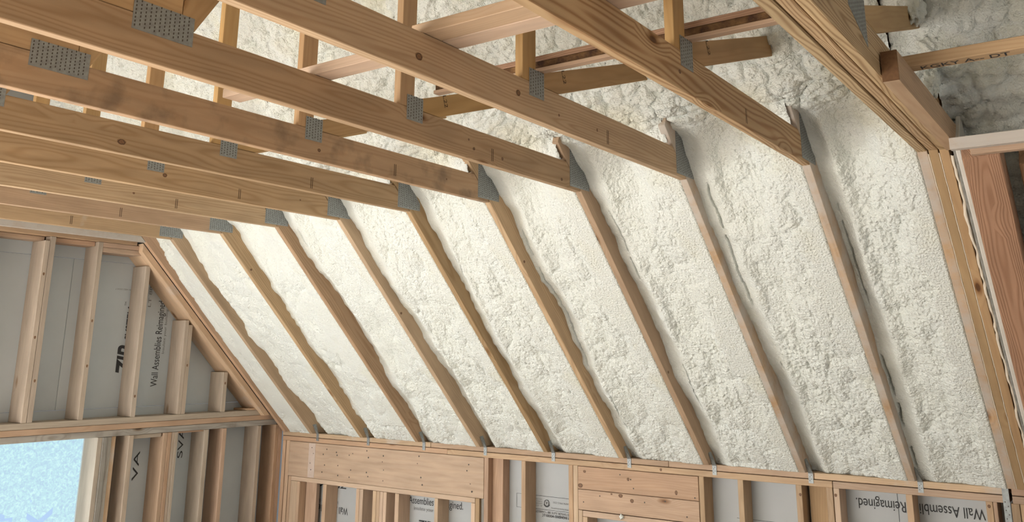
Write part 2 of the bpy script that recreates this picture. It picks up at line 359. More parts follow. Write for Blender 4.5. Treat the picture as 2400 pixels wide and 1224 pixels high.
# nail heads / holes in the headers
def dots(name, pts, y, r, mt, parent):
    bm = bmesh.new()
    for (x, z, rr) in pts:
        cv = bm.verts.new((x, y, z)); ring = [bm.verts.new((x + rr * math.cos(a), y, z + rr * math.sin(a))) for a in [i * math.pi / 3 for i in range(6)]]
        for i in range(6): bm.faces.new((cv, ring[i], ring[(i + 1) % 6]))
    me = bpy.data.meshes.new(name); bm.to_mesh(me); bm.free()
    o = link(name, me, M[mt], parent, Matrix.Identity(4)); o['kind'] = 'stuff'; return o
rr_ = random.Random(3)
pts = []
for xx in (0.60, 0.75, 0.90, 1.06, 1.24, 1.42, 1.83, 2.33):
    for zz in (-1.65, -1.70, -1.79, -1.85):
        pts.append((xx + rr_.uniform(-.03, .03), zz + rr_.uniform(-.02, .02), rr_.uniform(.0045, .0075)))
for xx, zz in ((3.33, -1.84), (3.62, -1.64), (3.70, -1.665), (3.72, -1.72), (3.46, -1.79), (3.95, -1.78), (4.1, -1.86), (4.16, -1.74), (3.80, -1.80)):
    pts.append((xx, zz, .005))
dots('nail_hole', pts, YW - .004, .005, 'slot', we)
# sheathing, three panels
for i, (x0, x1) in enumerate(((0.04, 1.15), (1.153, 3.14), (3.143, 5.36), (5.363, 7.6))):
    box('sheathing_panel', x0, x1, YS + .001, YS + .014, FLZ, -1.50, M['sheath'], we, (1, 0, 0), 0.001)
YT = YS - .0015
ink_parent = we
def ktext(s, x_start, zbase, h, w, mt='ink', inv=True, **k):
    if inv: return text('lettering', s, (x_start, YT, zbase), (-1, 0, 0), (0, 0, -1), h, w, M[mt], we, **k)
    return text('lettering', s, (x_start, YT, zbase), (1, 0, 0), (0, 0, 1), h, w, M[mt], we, **k)
ktext('Wall Assemblies Reimagined.', 5.812, -1.668, .058, .685)
ktext('ZIP', 5.66, -1.78, .10, .24, 'ink_soft', italic=.2, bold=.02)
ktext('Wall Assemblies Reimagined.', .914, -2.131, .056, .685)
ktext('Insulate your Building', .80, -2.085, .026, .34, 'ink_soft'); ktext('ZIP SYSTEM', .90, -1.93, .05, .62, italic=.2, bold=.02)
ktext('Wall Assemblies Reimagined.', 1.475, -2.022, .054, .685, inv=False)
ktext('Insulate your Building', 1.655, -2.068, .026, .34, 'ink_soft', inv=False)
ktext('ZIP SYSTEM', 1.70, -2.20, .06, .5, inv=False, italic=.2, bold=.02)
def rule(x0, x1, z, t=.0022, mt='ink'): box('printed_line', x0, x1, YT - .0002, YT, z - t / 2, z + t / 2, M[mt], we, (1, 0, 0), 0)
def seal(xc, zc, r):
    bm = bmesh.new(); k = 24; o_, i_ = [], []
    for j in range(k):
        a = 2 * math.pi * j / k
        o_.append(bm.verts.new((xc + r * math.cos(a), YT, zc + r * math.sin(a)))); i_.append(bm.verts.new((xc + r * .80 * math.cos(a), YT, zc + r * .80 * math.sin(a))))
    for j in range(k): bm.faces.new((o_[j], o_[(j + 1) % k], i_[(j + 1) % k], i_[j]))
    for (ra, rb, a0, a1) in ((1.25, 1.06, 200, 340),):
        A = [math.radians(a0 + (a1 - a0) * j / 12) for j in range(13)]
        p = [bm.verts.new((xc + r * ra * math.cos(a), YT, zc + r * ra * math.sin(a))) for a in A]; q = [bm.verts.new((xc + r * rb * math.cos(a), YT, zc + r * rb * math.sin(a))) for a in A]
        for j in range(12): bm.faces.new((p[j], p[j + 1], q[j + 1], q[j]))
    me = bpy.data.meshes.new('seal_mark'); bm.to_mesh(me); bm.free(); link('seal_mark', me, M['ink'], we, Matrix.Identity(4))
def label_block(xr, zt):
    """grade label printed upside down; xr = right end, zt = top rule"""
    rule(xr - .40, xr, zt); rule(xr - .40, xr, zt - .0915)
    seal(xr - .285, zt - .045, .023)
    ktext('UL', xr - .270, zt - .036, .019, .026)
    ktext('LISTED PANEL', xr - .325, zt - .020, .007, .06, 'ink_soft'); ktext('CLASS A', xr - .325, zt - .035, .007, .05, 'ink_soft'); ktext('EXPOSURE 1', xr - .325, zt - .050, .007, .06, 'ink_soft'); ktext('R-21', xr - .325, zt - .065, .007, .05, 'ink_soft')
    ktext('APA PRG-320', xr - .10, zt - .030, .012, .13, 'ink_soft'); ktext('Wall Rated Sheathing', xr - .10, zt - .072, .010, .145, 'ink_soft')
    ktext('10925 DAVID TAYLOR, SUITE 300 * CHARLOTTE', xr, zt - .101, .015, .40, 'ink')
    ktext('T ENGINEERED WOODS LLC', xr - .095, zt - .123, .016, .23, 'ink', bold=.02)
label_block(3.219, -1.856)
label_block(4.78, -1.856)
rule(4.90, 5.4, -1.858)
rule(2.667, 2.80, -1.856, .0018); rule(2.667, 2.80, -1.951, .0018)
box('printed_line', 2.666, 2.668, YT - .0002, YT, -1.951, -1.856, M['ink'], we, (0, 0, 1), 0)

# ---- gable wall
XG, XB = 0.190, 0.008
wg = empty('wall_gable', (0.1, 0.0, FLZ)); tag(wg, kind='structure')
def gbox(nm, y0, y1, z0, z1, mt, x0=XB, x1=XG, **k): return box(nm, x0, x1, y0, y1, z0, z1, M[mt], wg, **k)
gbox('top_plate', -6.4, -0.02, -0.022, 0.016, 'dusted'); gbox('top_plate', -6.4, -0.72, -0.055, -0.024, 'fir', x1=.12)
gbox('top_plate', -0.66, -0.345, -0.058, -0.024, 'fir', x1=.15)
gbox('top_plate', -0.302, 0.040, -0.060, -0.024, 'fir'); gbox('top_plate', -0.302, 0.070, -0.098, -0.062, 'fir', x1=.188)
# inclined plate under the end rafter
def slz(y): return -RISE / RUN * y
poly = [(0.02, slz(0.02) - .004), (1.545, slz(1.545) - .004), (1.47, slz(1.545) - .004), (0.02, slz(0.02) - .075)]
prism('raking_plate', XB, .240, [(0.0, -.004), (1.40, slz(1.40) - .004), (1.335, slz(1.40) - .004), (0.0, -.072)], M['dusted'], wg, (0, ty, tz))
def gstud(y0, y1, z1, mt='hazy', z0=-1.334, **k): return gbox('stud', y0, y1, z0, z1, mt, **k)
gstud(-1.155, -1.117, -.056); gstud(-0.748, -0.711, -.056, 'hazy'); gstud(-0.708, -0.670, -.024, 'hazy')
gstud(-0.340, -0.302, -.024, 'hazy'); gstud(0.078, 0.118, -.175, 'hazy')
gstud(0.486, 0.522, slz(.522) - .073, 'hazy'); gstud(0.524, 0.560, slz(.56) - .073, 'hazy'); gstud(0.910, 0.950, slz(.95) - .073, 'hazy')
gbox('blocking', 1.18, 1.36, -1.334, -1.318, 'dusted', x1=.185)
WG_KN = [(.197 if False else XG + .0006, yy, zz) for yy, zz in ((-.73, -.75), (-.69, -1.05), (-.728, -.30), (-.32, -.62), (-.318, -.95), (.098, -1.18), (.54, -.95), (.93, -1.1))]
# the band between upper and lower wall
gbox('middle_plate', -6.4, 1.372, -1.3775, -1.335, 'hazy'); gbox('middle_plate', -6.4, 1.50, -1.420, -1.379, 'fir', x1=.193)
gbox('middle_plate', -6.4, 1.52, -1.467, -1.422, 'grey', x1=.188)
gbox('blocking', 0.110, 0.372, -1.498, -1.469, 'hazy', x1=.175); gbox('blocking', 0.516, 0.77, -1.482, -1.469, 'fir', x1=.17)
def lst(y0, y1, mt, x0=XB, x1=XG): return gbox('stud', y0, y1, FLZ, -1.469, mt, x0=x0, x1=x1)
lst(-0.165, -0.128, 'hazy', x1=.188); lst(-0.126, -0.088, 'grey', x1=.192); lst(-0.086, -0.048, 'grey', x1=.18); lst(-0.044, -0.006, 'dusted', x1=.165)
lst(0.088, 0.128, 'hazy'); lst(0.389, 0.425, 'fir', x1=.186); lst(0.427, 0.458, 'fir'); lst(0.461, 0.486, 'hazy'); lst(0.488, 0.515, 'hazy', x1=.192)
lst(0.768, 0.808, 'hazy'); lst(0.946, 0.986, 'fir'); lst(1.315, 1.352, 'hazy'); lst(1.511, 1.550, 'fir'); lst(1.552, 1.591, 'fir')
lst(-1.90, -1.862, 'hazy'); lst(-1.860, -1.822, 'hazy')
gbox('sole_plate', -6.4, 1.59, FLZ, FLZ + .038, 'hazy', x1=.19)
# sheathing round the window opening
WY0, WY1, WZ0, WZ1 = -1.82, -0.165, -2.60, -1.469
def gsheet(y0, y1, z0, z1): return gbox('sheathing_panel', y0, y1, z0, z1, 'sheath_haze', x0=XB - .014, x1=XB - .001, grain=(0, 1, 0), bevel=0.001)
gsheet(-6.4, 1.75, -0.148, 0.30); gsheet(-6.4, -0.42, -1.268, -0.151); gsheet(-0.417, 1.75, -1.268, -0.151); gsheet(-6.4, 1.75, -1.468, -1.271)
gsheet(-6.4, WY0, FLZ, -1.471); gsheet(WY1, 1.75, FLZ, -1.471); gsheet(WY0, WY1, FLZ, WZ0)
gsheet(-5.6, 0.55, 0.303, 2.6)
XT = XB + .0010
def gtext(s, ybase, zst, h, w, mt='ink', **k): return text('lettering', s, (XT, ybase, zst), (0, 0, 1), (0, -1, 0), h, w, M[mt], wg, **k)
gtext('Wall Assemblies Reimagined.', .398, -1.118, .060, .70, 'ink')
gtext('Insulate your building', .435, -.86, .022, .36, 'ink_soft')
gtext('ZIP', .165, -1.03, .14, .245, 'ink', italic=.25, bold=.03); gtext('SYSTEM', .165, -.765, .095, .27, 'ink', italic=.25, bold=.02); gtext('TM', .055, -.485, .016, .03)
gtext('LT 883', .27, -.49, .026, .20, 'ink_soft')
text('lettering', 'W1AB21255417', (XT, .085, -.352), (0, -1, 0), (0, 0, -1), .012, .14, M['ink_soft'], wg)
gtext('LP 88817916554121250MO', .128, -1.80, .017, .27, 'ink_soft')
gtext('LP 88817916554121', 1.035, -1.76, .015, .20, 'ink_soft')
gtext('VA', .31, -1.83, .05, .22, 'ink'); gtext('SVA', .70, -1.70, .05, .24, 'ink')
text('lettering', 'sys', (XT, 1.50, -1.50), (0, -1, 0), (0, 0, -1), .040, .13, M['ink'], wg, bold=.02)

# window opening covered by backlit house wrap
wi = box('window_1', XB - .020, XB - .015, WY0 - .03, WY1 + .03, WZ0 - .03, WZ1 + .01, M['wrap'], None, (0, 1, 0), 0); tag(wi, kind='structure')
XW = XB - .0135
def wtext(s, ybase, zst, h, w): return text('lettering', s, (XW, ybase, zst), (0, 0, 1), (0, -1, 0), h, w, M['wrap_ink'], wi, bold=.04)
# mirrored print read from the back of the wrap: letters run down the wrap
wtext('TYVEK', -.345, -2.50, .17, .555)
wtext('HOMEWRAP', -.625, -2.52, .13, .57)
text('lettering', 'R', (XW, -.512, -1.90), (0, 1, 0), (0, 0, 1), .02, .016, M['wrap_ink'], wi)

# ------------------------------------------------------------------ toothed plates
def tooth_plate(name, x, y0, y1, z0, z1, parent, pitch=0.0165, cut=None, mt='zinc', t=.0014):
    if cut: poly = cut
    else: poly = [(y0, z0), (y1, z0), (y1, z1), (y0, z1)]
    p = prism(name, x, x + t, poly, M[mt], parent, (0, 0, 1), 0)
    bm = bmesh.new(); xx = x + t + .0004
    ys = np.arange(y0 + pitch * .5, y1 - .003, pitch); zs = np.arange(z0 + .008, z1 - .008, .0125)
    def inside(y, z):
        c = False; n = len(poly)
        for i in range(n):
            (ya, za), (yb, zb) = poly[i], poly[(i + 1) % n]
            if (za > z) != (zb > z) and y < (yb - ya) * (z - za) / (zb - za) + ya: c = not c
        return c
    for i, yy in enumerate(ys):
        for z in zs:
            z = z + (.006 if i % 2 else 0)
            if not inside(yy + .004, z + .004) or not inside(yy - .004, z): continue
            a = [bm.verts.new((xx, yy + dy, z + dz)) for dy, dz in ((-.0022, 0), (.0022, .001), (.0022, .0078), (-.0022, .0068))]
            bm.faces.new(a)
    me = bpy.data.meshes.new('tooth_slot'); bm.to_mesh(me); bm.free()
    T = Matrix.Identity(4)
    sl = link('tooth_slot', me, M['slot'], p, T); sl['kind'] = 'stuff'
    return p

# ------------------------------------------------------------------ trusses
WEB_Y0, WEB_Y1 = -1.449, -1.361
SLOPE_D = 0.342                                                   # rise of the diagonal web
def rafter_poly(d=RD, s_cut=2.50):
    seat = ZT + .0015
    a = sp(0, 0); y_at = RUN + (-RISE - seat) * (RUN / RISE)
    y_at = RUN * (-seat) / RISE                                   # inner edge meets the plate top
    # inner edge foot -> out along the seat -> outer edge -> ridge
    yo = y_at + d / nz * 1.0
    # outer edge line: points sp(s,d); find where z == seat
    s_out = (seat + RISE - d * nz) / tz; po = sp(s_out, d)
    pr1, pr2 = sp(SR, d), sp(SR, .11)
    return [(y_at, seat), (po[0], seat), pr1, pr2, sp(s_cut + .06, .11), sp(s_cut, 0)]
def make_truss(x0, x1, name, label, group, mats, first=True, center_plates=True):
    xc = (x0 + x1) / 2
    t = empty(name, (xc, 0, 0)); tag(t, label, 'truss', group)
    prism('top_chord', x0, x1, rafter_poly(), M[mats[1]], t, (0, ty, tz))
    prism('bottom_chord', x0, x1, [(-0.004, 0.0), (-4.90, 0.0), (-4.90, .1405), (-0.150, .1405)], M[mats[0]], t, (0, 1, 0), .0025)
    e = .0015
    # webs
    box('web', x0 + e, x1 - e, WEB_Y0, WEB_Y1, .1415, 1.30, M['web'], t, (0, 0, 1))
    yb, zb = -1.33, .1415
    vth = .0945
    prism('diagonal_web', x0 + e, x1 - e, [(-1.196, .1425), (-.22, .1425 + SLOPE_D * .976), (-.32, .1425 + SLOPE_D * .876 + vth), (-1.3585, .1425 + SLOPE_D * (-.1625) + vth), (-1.3585, .1425)], M['web'], t, (0, 1, SLOPE_D))
    # centre members
    prism('diagonal_web', x0 + e, x1 - e, [(-2.424, .1425), (-1.72, 1.30), (-1.83, 1.30), (-2.470, .235), (-2.470, .1425)], M['web'], t, (0, .52, .85))
    box('blocking', x0 + e, x1 - e, -3.40, -2.472, .1425, .285, M['web'], t, (0, 1, 0))
    # stamps
    for dy in (0.0, .011):
        box('ink_stamp', x1, x1 + .0004, -.816 + dy, -.812 + dy, .018, .078, M['ink_brown'], t, (0, 0, 1), 0)
    # plates
    tooth_plate('connector_plate', x1, -.118, .092, .014, .236, t, cut=[(-.118, .014), (.085, .014), (.085, .060), (-.075, .236), (-.118, .236)])
    tooth_plate('connector_plate', x1, -1.408, -1.308, .087, .194, t)
    tooth_plate('connector_plate', x1, -2.638, -2.428, .090, .186, t)
    return t
truss_mats = {1: ('dusted', 'pine_soft'), 2: ('pine_soft', 'pine'), 3: ('pine', 'pine'), 4: ('pine', 'pine_soft'), 5: ('pine', 'pine'), 6: ('mould', 'pine'),
              7: ('pine', 'pine_soft'), 8: ('pine', 'sprayed'), 9: ('strong', 'sprayed')}
tl = {1: 'far pine roof truss with bottom chord nearest the gable wall', 2: 'second roof truss from the gable wall, stamped pale chord',
      3: 'third pine roof truss out from the gable wall', 4: 'fourth roof truss from the gable wall, a knot in its bottom chord',
      5: 'fifth roof truss from the gable wall, middle of the row', 6: 'sixth roof truss from the gable wall, chord darkened by mould stains',
      7: 'third roof truss from the triple girder, wide metal plate on its chord', 8: 'second roof truss from the triple girder, large knots along its chord',
      9: 'strongly grained roof truss next to the triple girder'}
T = {}
for k in range(1, 10):
    T[k] = make_truss(k * S - TH, k * S + TH, 'roof_truss', tl[k], 'roof trusses at even spacing', truss_mats[k])
# handwritten / stamped marks on the diagonal webs
for k in (7, 8, 9):
    text('lettering', '2L22', (k * S + TH - .0005, -1.185, .265), (0, .34, -1), (0, 1, .34), .022, .075, M['ink_brown'], T[k])
# end truss against the gable wall
eg = empty('end_truss', (0.26, 0, 0)); tag(eg, 'end truss fixed flat against the gable wall, chord frosted with foam', 'truss')
prism('top_chord', .243, .281, rafter_poly(), M['fir'], eg, (0, ty, tz))
prism('bottom_chord', .243, .281, [(-0.004, 0.0), (-4.9, 0.0), (-4.9, .1405), (-0.150, .1405)], M['frosted'], eg, (0, 1, 0))
# triple girder
gt = empty('girder_truss', (6.02, 0, 0)); tag(gt, 'triple girder truss of three strongly grained plies with pale beads between', 'truss')
plies = ((5.960, 6.000), (6.005, 6.042), (6.047, 6.083))
for i, (x0, x1) in enumerate(plies):
    prism('top_chord', x0, x1, rafter_poly(RD, 2.36), M[('sprayed', 'web', 'web')[i]], gt, (0, ty, tz))
    dz = (0, .002, -.001)[i]
    prism('bottom_chord', x0, x1, [(-0.004, dz), (-4.9, dz), (-4.9, .1405), (-0.150, .1405)], M['ply'], gt, (0, 1, 0), .003)
    box('web', x0, x1, -1.449, -1.361, .1415, 1.3, M['web'], gt, (0, 0, 1))
prism('diagonal_web', 6.048, 6.082, [(-1.196, .1425), (-.22, .1425 + SLOPE_D * .976), (-.32, .1425 + SLOPE_D * .876 + .0945), (-1.3585, .1425 + SLOPE_D * (-.1625) + .0945), (-1.3585, .1425)], M['web'], gt, (0, 1, SLOPE_D))
tooth_plate('connector_plate', 6.083, -1.545, -1.345, .050, .20, gt, cut=[(-1.545, .120), (-1.345, .050), (-1.345, .20), (-1.545, .20)])
def bead(name, x0, x1, s0, s1, d0, mt, parent, amp=.0012, seed=0, step=.02):
    """narrow wobbling bead of foam lying along the slope"""
    rg = random.Random(seed); n = int((s1 - s0) / step); bm = bmesh.new(); rows = []
    a = 0
    for i in range(n + 1):
        s = s0 + (s1 - s0) * i / n; a = a * .6 + rg.uniform(-amp, amp)
        p = [(x0 - abs(a) * .3, d0 + .012), (x0 + a, d0), ((x0 + x1) / 2, d0 - (x1 - x0) * .35 - abs(a)), (x1 + a, d0), (x1 + abs(a) * .3, d0 + .012)]
        rows.append([bm.verts.new((xx, *sp(s, dd))) for xx, dd in p])
    for r0, r1 in zip(rows, rows[1:]):
        for j in range(4): bm.faces.new((r0[j], r0[j + 1], r1[j + 1], r1[j]))
    me = bpy.data.meshes.new(name); bm.to_mesh(me); bm.free()
    for p_ in me.polygons: p_.use_smooth = True
    return link(name, me, M[mt], parent, Matrix.Identity(4))
bead('foam_bead', 6.0003, 6.0047, -.0, 2.16, .0015, 'caulk', gt, .0008, 1)
bead('foam_bead', 6.0423, 6.0467, -.0, 2.16, .0015, 'caulk', gt, .0008, 2)

def knot_mat():
    m, nt, b = mat('knot'); L = nt.links.new
    tc = N(nt, 'ShaderNodeTexCoord'); n = N(nt, 'ShaderNodeTexNoise'); n.inputs['Scale'].default_value = 2.5; L(tc.outputs['Object'], n.inputs['Vector'])
    ln = N(nt, 'ShaderNodeVectorMath'); ln.operation = 'LENGTH'; L(tc.outputs['Object'], ln.inputs[0])
    v = math_(nt, 'ADD', ln.outputs['Value'], math_(nt, 'MULTIPLY', math_(nt, 'SUBTRACT', n.outputs[0], .5), .5))
    rp = ramp(nt, [(0.0, (0.16, 0.075, 0.03, 1)), (0.45, (0.22, 0.11, 0.05, 1)), (0.72, (0.055, 0.022, 0.01, 1)), (0.95, (0.30, 0.17, 0.08, 1))]); L(v, rp.inputs[0])
    L(rp.outputs[0], b.inputs['Base Color']); b.inputs['Roughness'].default_value = .6
    return m
M['knot'] = knot_mat()
KN = bpy.data.meshes.new('knot'); _b = bmesh.new(); _c = _b.verts.new((0, 0, 0)); _r = [_b.verts.new((0, math.cos(a) * (1 + .12 * math.sin(3 * a)), math.sin(a) * (1 + .1 * math.cos(2 * a)))) for a in [i * math.pi / 8 for i in range(16)]]
for i in range(16): _b.faces.new((_c, _r[i], _r[(i + 1) % 16]))
_b.to_mesh(KN); _b.free(); KN.materials.append(M['knot'])
def knot(parent, p, ry, rz_, facing='x'):
    o = bpy.data.objects.new('knot', KN); COL.objects.link(o)
    T = Matrix.Translation(Vector(p)) @ (Matrix.Rotation(R(-90), 4, 'Z') if facing == 'y' else Matrix.Identity(4)) @ Matrix.Diagonal((1, ry, rz_, 1))
    o.parent = parent; o.matrix_basis = parent.matrix_basis.inverted() @ T
    return o
for k, y, z, a, c in ((8, -2.03, .055, .017, .014), (8, -1.48, .075, .014, .013), (8, -1.20, .055, .006, .006), (8, -.90, .06, .006, .008), (7, -.95, .05, .008, .008), (7, -.99, .085, .006, .006), (7, -.73, .045, .009, .009), (7, -.20, .035, .010, .009),
                      (6, -.40, .07, .006, .006), (5, -1.92, .05, .022, .014), (4, -1.30, .075, .014, .012), (4, -.35, .08, .006, .006), (3, -1.1, .07, .008, .007), (6, -1.32, .05, .010, .009), (9, -1.42, .06, .010, .008)):
    knot(T[k], (k * S + TH + .0006, y, z), a, c)
for k, y in ((2, .28), (6, .35), (4, .62), (7, 1.0)):
    knot(T[k], (k * S + TH + .0006, y, slz(y) + .035), .010, .009)
for x, z, a, c in ((3.305, -1.735, .020, .016), (3.62, -1.775, .017, .013), (3.705, -1.80, .014, .014), (3.34, -1.64, .012, .010), (3.55, -1.77, .008, .006), (3.68, -1.665, .010, .012), (4.03, -1.72, .010, .016)):
    knot(we, (x, YW - .0016, z), a, c, 'y')
for x, z in ((4.846, -1.66), (5.055, -1.645), (3.93, -1.586), (5.86, -1.63)): knot(we, (x - .005, YW - .0016, z), .008, .010, 'y')

for p_ in WG_KN: knot(wg, p_, .007, .012)

# ------------------------------------------------------------------ lateral braces
br1 = box('lateral_brace', 3.75, 6.9, -1.914, -1.826, .1415, .1785, M['pale'], None); tag(br1, 'pale flat brace lying across the chords, nearer the eave of the pair', 'brace', 'flat braces across the chords')
br2 = box('lateral_brace', 4.84, 6.9, -2.008, -1.918, .1415, .1785, M['pale'], None); tag(br2, 'pale flat brace across the chords, side by side on the ridge side', 'brace', 'flat braces across the chords')
br3 = empty('bark_edged_brace', (5.1, -1.32, .2)); tag(br3, 'narrow brace with dark bark edge running behind the vertical webs', 'brace')
box('board', 4.365, 5.955, -1.353, -1.300, .262, .292, M['fir'], br3) if False else None
box('board', 4.365, 5.955, -1.3355, -1.300, .2415, .262, M['red'], br3); box('board', 4.365, 5.955, -1.3355, -1.298, .199, .2135, M['fir'], br3)
box('bark_edge', 4.37, 5.955, -1.330, -1.303, .213, .242, M['dark'], br3, (1, 0, 0), .003)

# ------------------------------------------------------------------ spray foam
def h2(ix, iy, seed):
    n = (ix.astype(np.int64) * 374761393 + iy.astype(np.int64) * 668265263 + seed * 974711) & 0xffffffff
    n = ((n ^ (n >> 13)) * 1274126177) & 0xffffffff
    return ((n ^ (n >> 16)) & 0xffff) / 65535.0
def vnoise(x, y, seed):
    xi, yi = np.floor(x), np.floor(y); fx, fy = x - xi, y - yi
    fx = fx * fx * (3 - 2 * fx); fy = fy * fy * (3 - 2 * fy)
    a, b_, c, d = h2(xi, yi, seed), h2(xi + 1, yi, seed), h2(xi, yi + 1, seed), h2(xi + 1, yi + 1, seed)
    return (a * (1 - fx) + b_ * fx) * (1 - fy) + (c * (1 - fx) + d * fx) * fy - .5
def fbm(x, y, seed, o=4, g=.5):
    r = 0; a = 1
    for i in range(o): r = r + a * vnoise(x * 2 ** i, y * 2 ** i, seed + i * 7); a *= g
    return r
def blobs(x, y, seed, jit=.9):
    """rounded lobes: 1 at centres, 0 in creases"""
    xi, yi = np.floor(x), np.floor(y); best = np.full(x.shape, 9.0); sec = np.full(x.shape, 9.0)
    for i in (-1, 0, 1):
        for j in (-1, 0, 1):
            cx, cy = xi + i, yi + j
            px = cx + .5 + jit * (h2(cx, cy, seed) - .5); py = cy + .5 + jit * (h2(cx, cy, seed + 31) - .5)
            d = np.sqrt((x - px) ** 2 + (y - py) ** 2)
            sec = np.minimum(sec, np.maximum(best, d)); best = np.minimum(best, d)
    return np.clip(1 - best * best * 1.3, 0, 1), np.clip(sec - best, 0, 1)
def sm(a, b_, x): t = np.clip((x - a) / (b_ - a), 0, 1); return t * t * (3 - 2 * t)
def foam_depth(X, Sx, xa, xb, seed, cover=True, gaps=(), base=.092, right=.012, cs=2.38, lift=0.0):
    u = np.clip((X - xa) / (xb - xa), 0, 1)
    wob = fbm(X * 2.6 + seed, Sx * 1.7, 11, 3)
    d = base - (base - right) * u ** 1.6 + .030 * wob + .02 * np.sin(Sx * 2.1 + seed)*(1-u)
    d = np.maximum(d, .006 + .01 * (1 - u))
    # exposure of the rafter side varies along its length
    ex = vnoise(Sx * 3.1 + seed * 1.7, X * 0 + 3.3, 77) + .6 * vnoise(Sx * 9.0, X * 0 + 1.3 + seed, 78) + .30 * vnoise(Sx * 26.0, X * 0 + 2.3 + seed, 79)
    d = d + ex * .044 * np.exp(-u / .10)
    # roll of foam climbing the rafter at left
    roll = np.exp(-((u - .20 - .05 * vnoise(Sx * 2.7, X * 0 + seed, 5)) / .07) ** 2)
    d = d - roll * (.018 + .03 * np.clip(vnoise(Sx * 1.9, X * 0 + seed, 6) + .2, 0, 1))
    # fine popcorn
    wx = X + .012 * fbm(X * 22, Sx * 22, 3, 2); ws = Sx + .012 * fbm(X * 22 + 9, Sx * 22, 4, 2)
    b1, c1 = blobs(wx * 58, ws * 70, 21); b2, c2 = blobs(wx * 31, ws * 26, 22); b4, c4 = blobs(wx * 9.5 + .3 * seed, ws * 6.5, 24)
    amp = .80 + 1.1 * np.clip(fbm(X * 3.3, Sx * 2.2 + 7, 15, 2) + .25, 0, 1)
    fine = (b1 * .0100 + b2 * .0070 + b4 * .018 - .0035 * (1 - sm(0, .12, c4))) * amp * sm(.02, .30, u)
    streak = .010 * fbm(X * 26, Sx * 4.5, 33, 2) * sm(.1, .5, u)
    lower = d - fine - streak - .018 * fbm(X * 8, Sx * 7, 41, 3)
    # upper sheet: overlapping lobes
    wx = X + .05 * fbm(X * 6, Sx * 6, 51, 2); ws = Sx + .05 * fbm(X * 6 + 5, Sx * 6, 52, 2)
    B1, C1 = blobs(wx * 8, ws * 13, 61); B2, C2 = blobs(wx * 17, ws * 27, 62); B3, C3 = blobs(wx * 36, ws * 52, 63)
    up = .072 + lift - .042 * B1 - .026 * B2 - .012 * B3 - .035 * fbm(X * 2.2, Sx * 2.2, 64, 3)
    up = up + .014 * (1 - sm(0, .10, C1)) + .006 * (1 - sm(0, .12, C2))
    hollow = .075 * np.exp(-(((u - .42) / .24) ** 2 + ((Sx - 2.22) / .26) ** 2))
    lower = lower + hollow
    ridge = .03 * np.exp(-((Sx - 2.62 - .03 * np.sin(u * 6)) / .07) ** 2)
    m_ = sm(cs, cs + .16, Sx + .02 * vnoise(X * 7, Sx * 7, 66))
    if cover: d = lower * (1 - m_) + (up - ridge) * m_
    else: d = lower
    for (u0, s0, s1, wd_, dep) in gaps:
        c = u0 + .02 * vnoise(Sx * 8, X * 0, 91) + .012 * vnoise(Sx * 30, X * 0, 92)
        d = d + (dep + .10) * np.exp(-((u - c) / (wd_ * .42)) ** 4) * sm(-.25, .0, vnoise(Sx * 9, X * 0 + s0 * 7, 93) + .12) * sm(s0, s0 + .12, Sx) * (1 - sm(s1 - .12, s1, Sx))
    # keep the foam behind the inner edges of the rafters below the chords
    lim = .004 + .010 * sm(.985, 1.0, u) + .012 * (X > xb) + .012 * (X < xa)
    d = np.where(Sx < 2.40, np.maximum(d, lim), d)
    d = np.minimum(d, .222)
    # foot
    d = d - .02 * (1 - sm(-.12, .12, Sx)) * vnoise(X * 24, Sx * 9, 71)
    return d
def foam_bay(x0, x1, seed, st_lo, name, label, group, gaps=(), s0=-.118, s1=4.35, cover=True, **kw):
    # lower part resolves finely, upper part more coarsely
    sa = np.arange(s0, 2.75, st_lo); sb = np.arange(2.75, s1, max(st_lo * 1.4, .010)); ss = np.concatenate([sa, sb])
    xc0, xc1 = x0, x1
    nx = int(round((xc1 - xc0) / st_lo)) + 1; xs = np.linspace(xc0, xc1, nx)
    X, Sx = np.meshgrid(xs, ss)
    D = foam_depth(X, Sx, x0 + (TH if abs(x0 / S - round(x0 / S)) < .01 else 0), x1 - (TH if abs(x1 / S - round(x1 / S)) < .01 else 0), seed, cover, gaps, **kw)
    Y = RUN + Sx * ty + D * ny; Z = -RISE + Sx * tz + D * nz
    Z = np.maximum(Z, ZT + .0005 + .0 * Z)
    V = np.stack([X, Y, Z], -1).reshape(-1, 3); ns = len(ss)
    idx = np.arange(ns * nx).reshape(ns, nx)
    Fq = np.stack([idx[:-1, :-1], idx[1:, :-1], idx[1:, 1:], idx[:-1, 1:]], -1).reshape(-1, 4)
    o0 = np.array([(x0 + x1) / 2, 0.5, -.5]); V = V - o0
    me = bpy.data.meshes.new(name)
    me.vertices.add(len(V)); me.vertices.foreach_set('co', V.astype(np.float32).ravel())
    me.loops.add(len(Fq) * 4); me.loops.foreach_set('vertex_index', Fq.astype(np.int32).ravel())
    me.polygons.add(len(Fq)); me.polygons.foreach_set('loop_start', np.arange(0, len(Fq) * 4, 4, dtype=np.int32))
    me.polygons.foreach_set('use_smooth', np.ones(len(Fq), dtype=bool))
    me.update(); me.validate()
    o = link(name, me, M['foam'], None, Matrix.Translation(Vector(o0)))
    if label: tag(o, label, 'insulation', group)
    return o
GRP = 'spray foam filling the bays between the rafters'
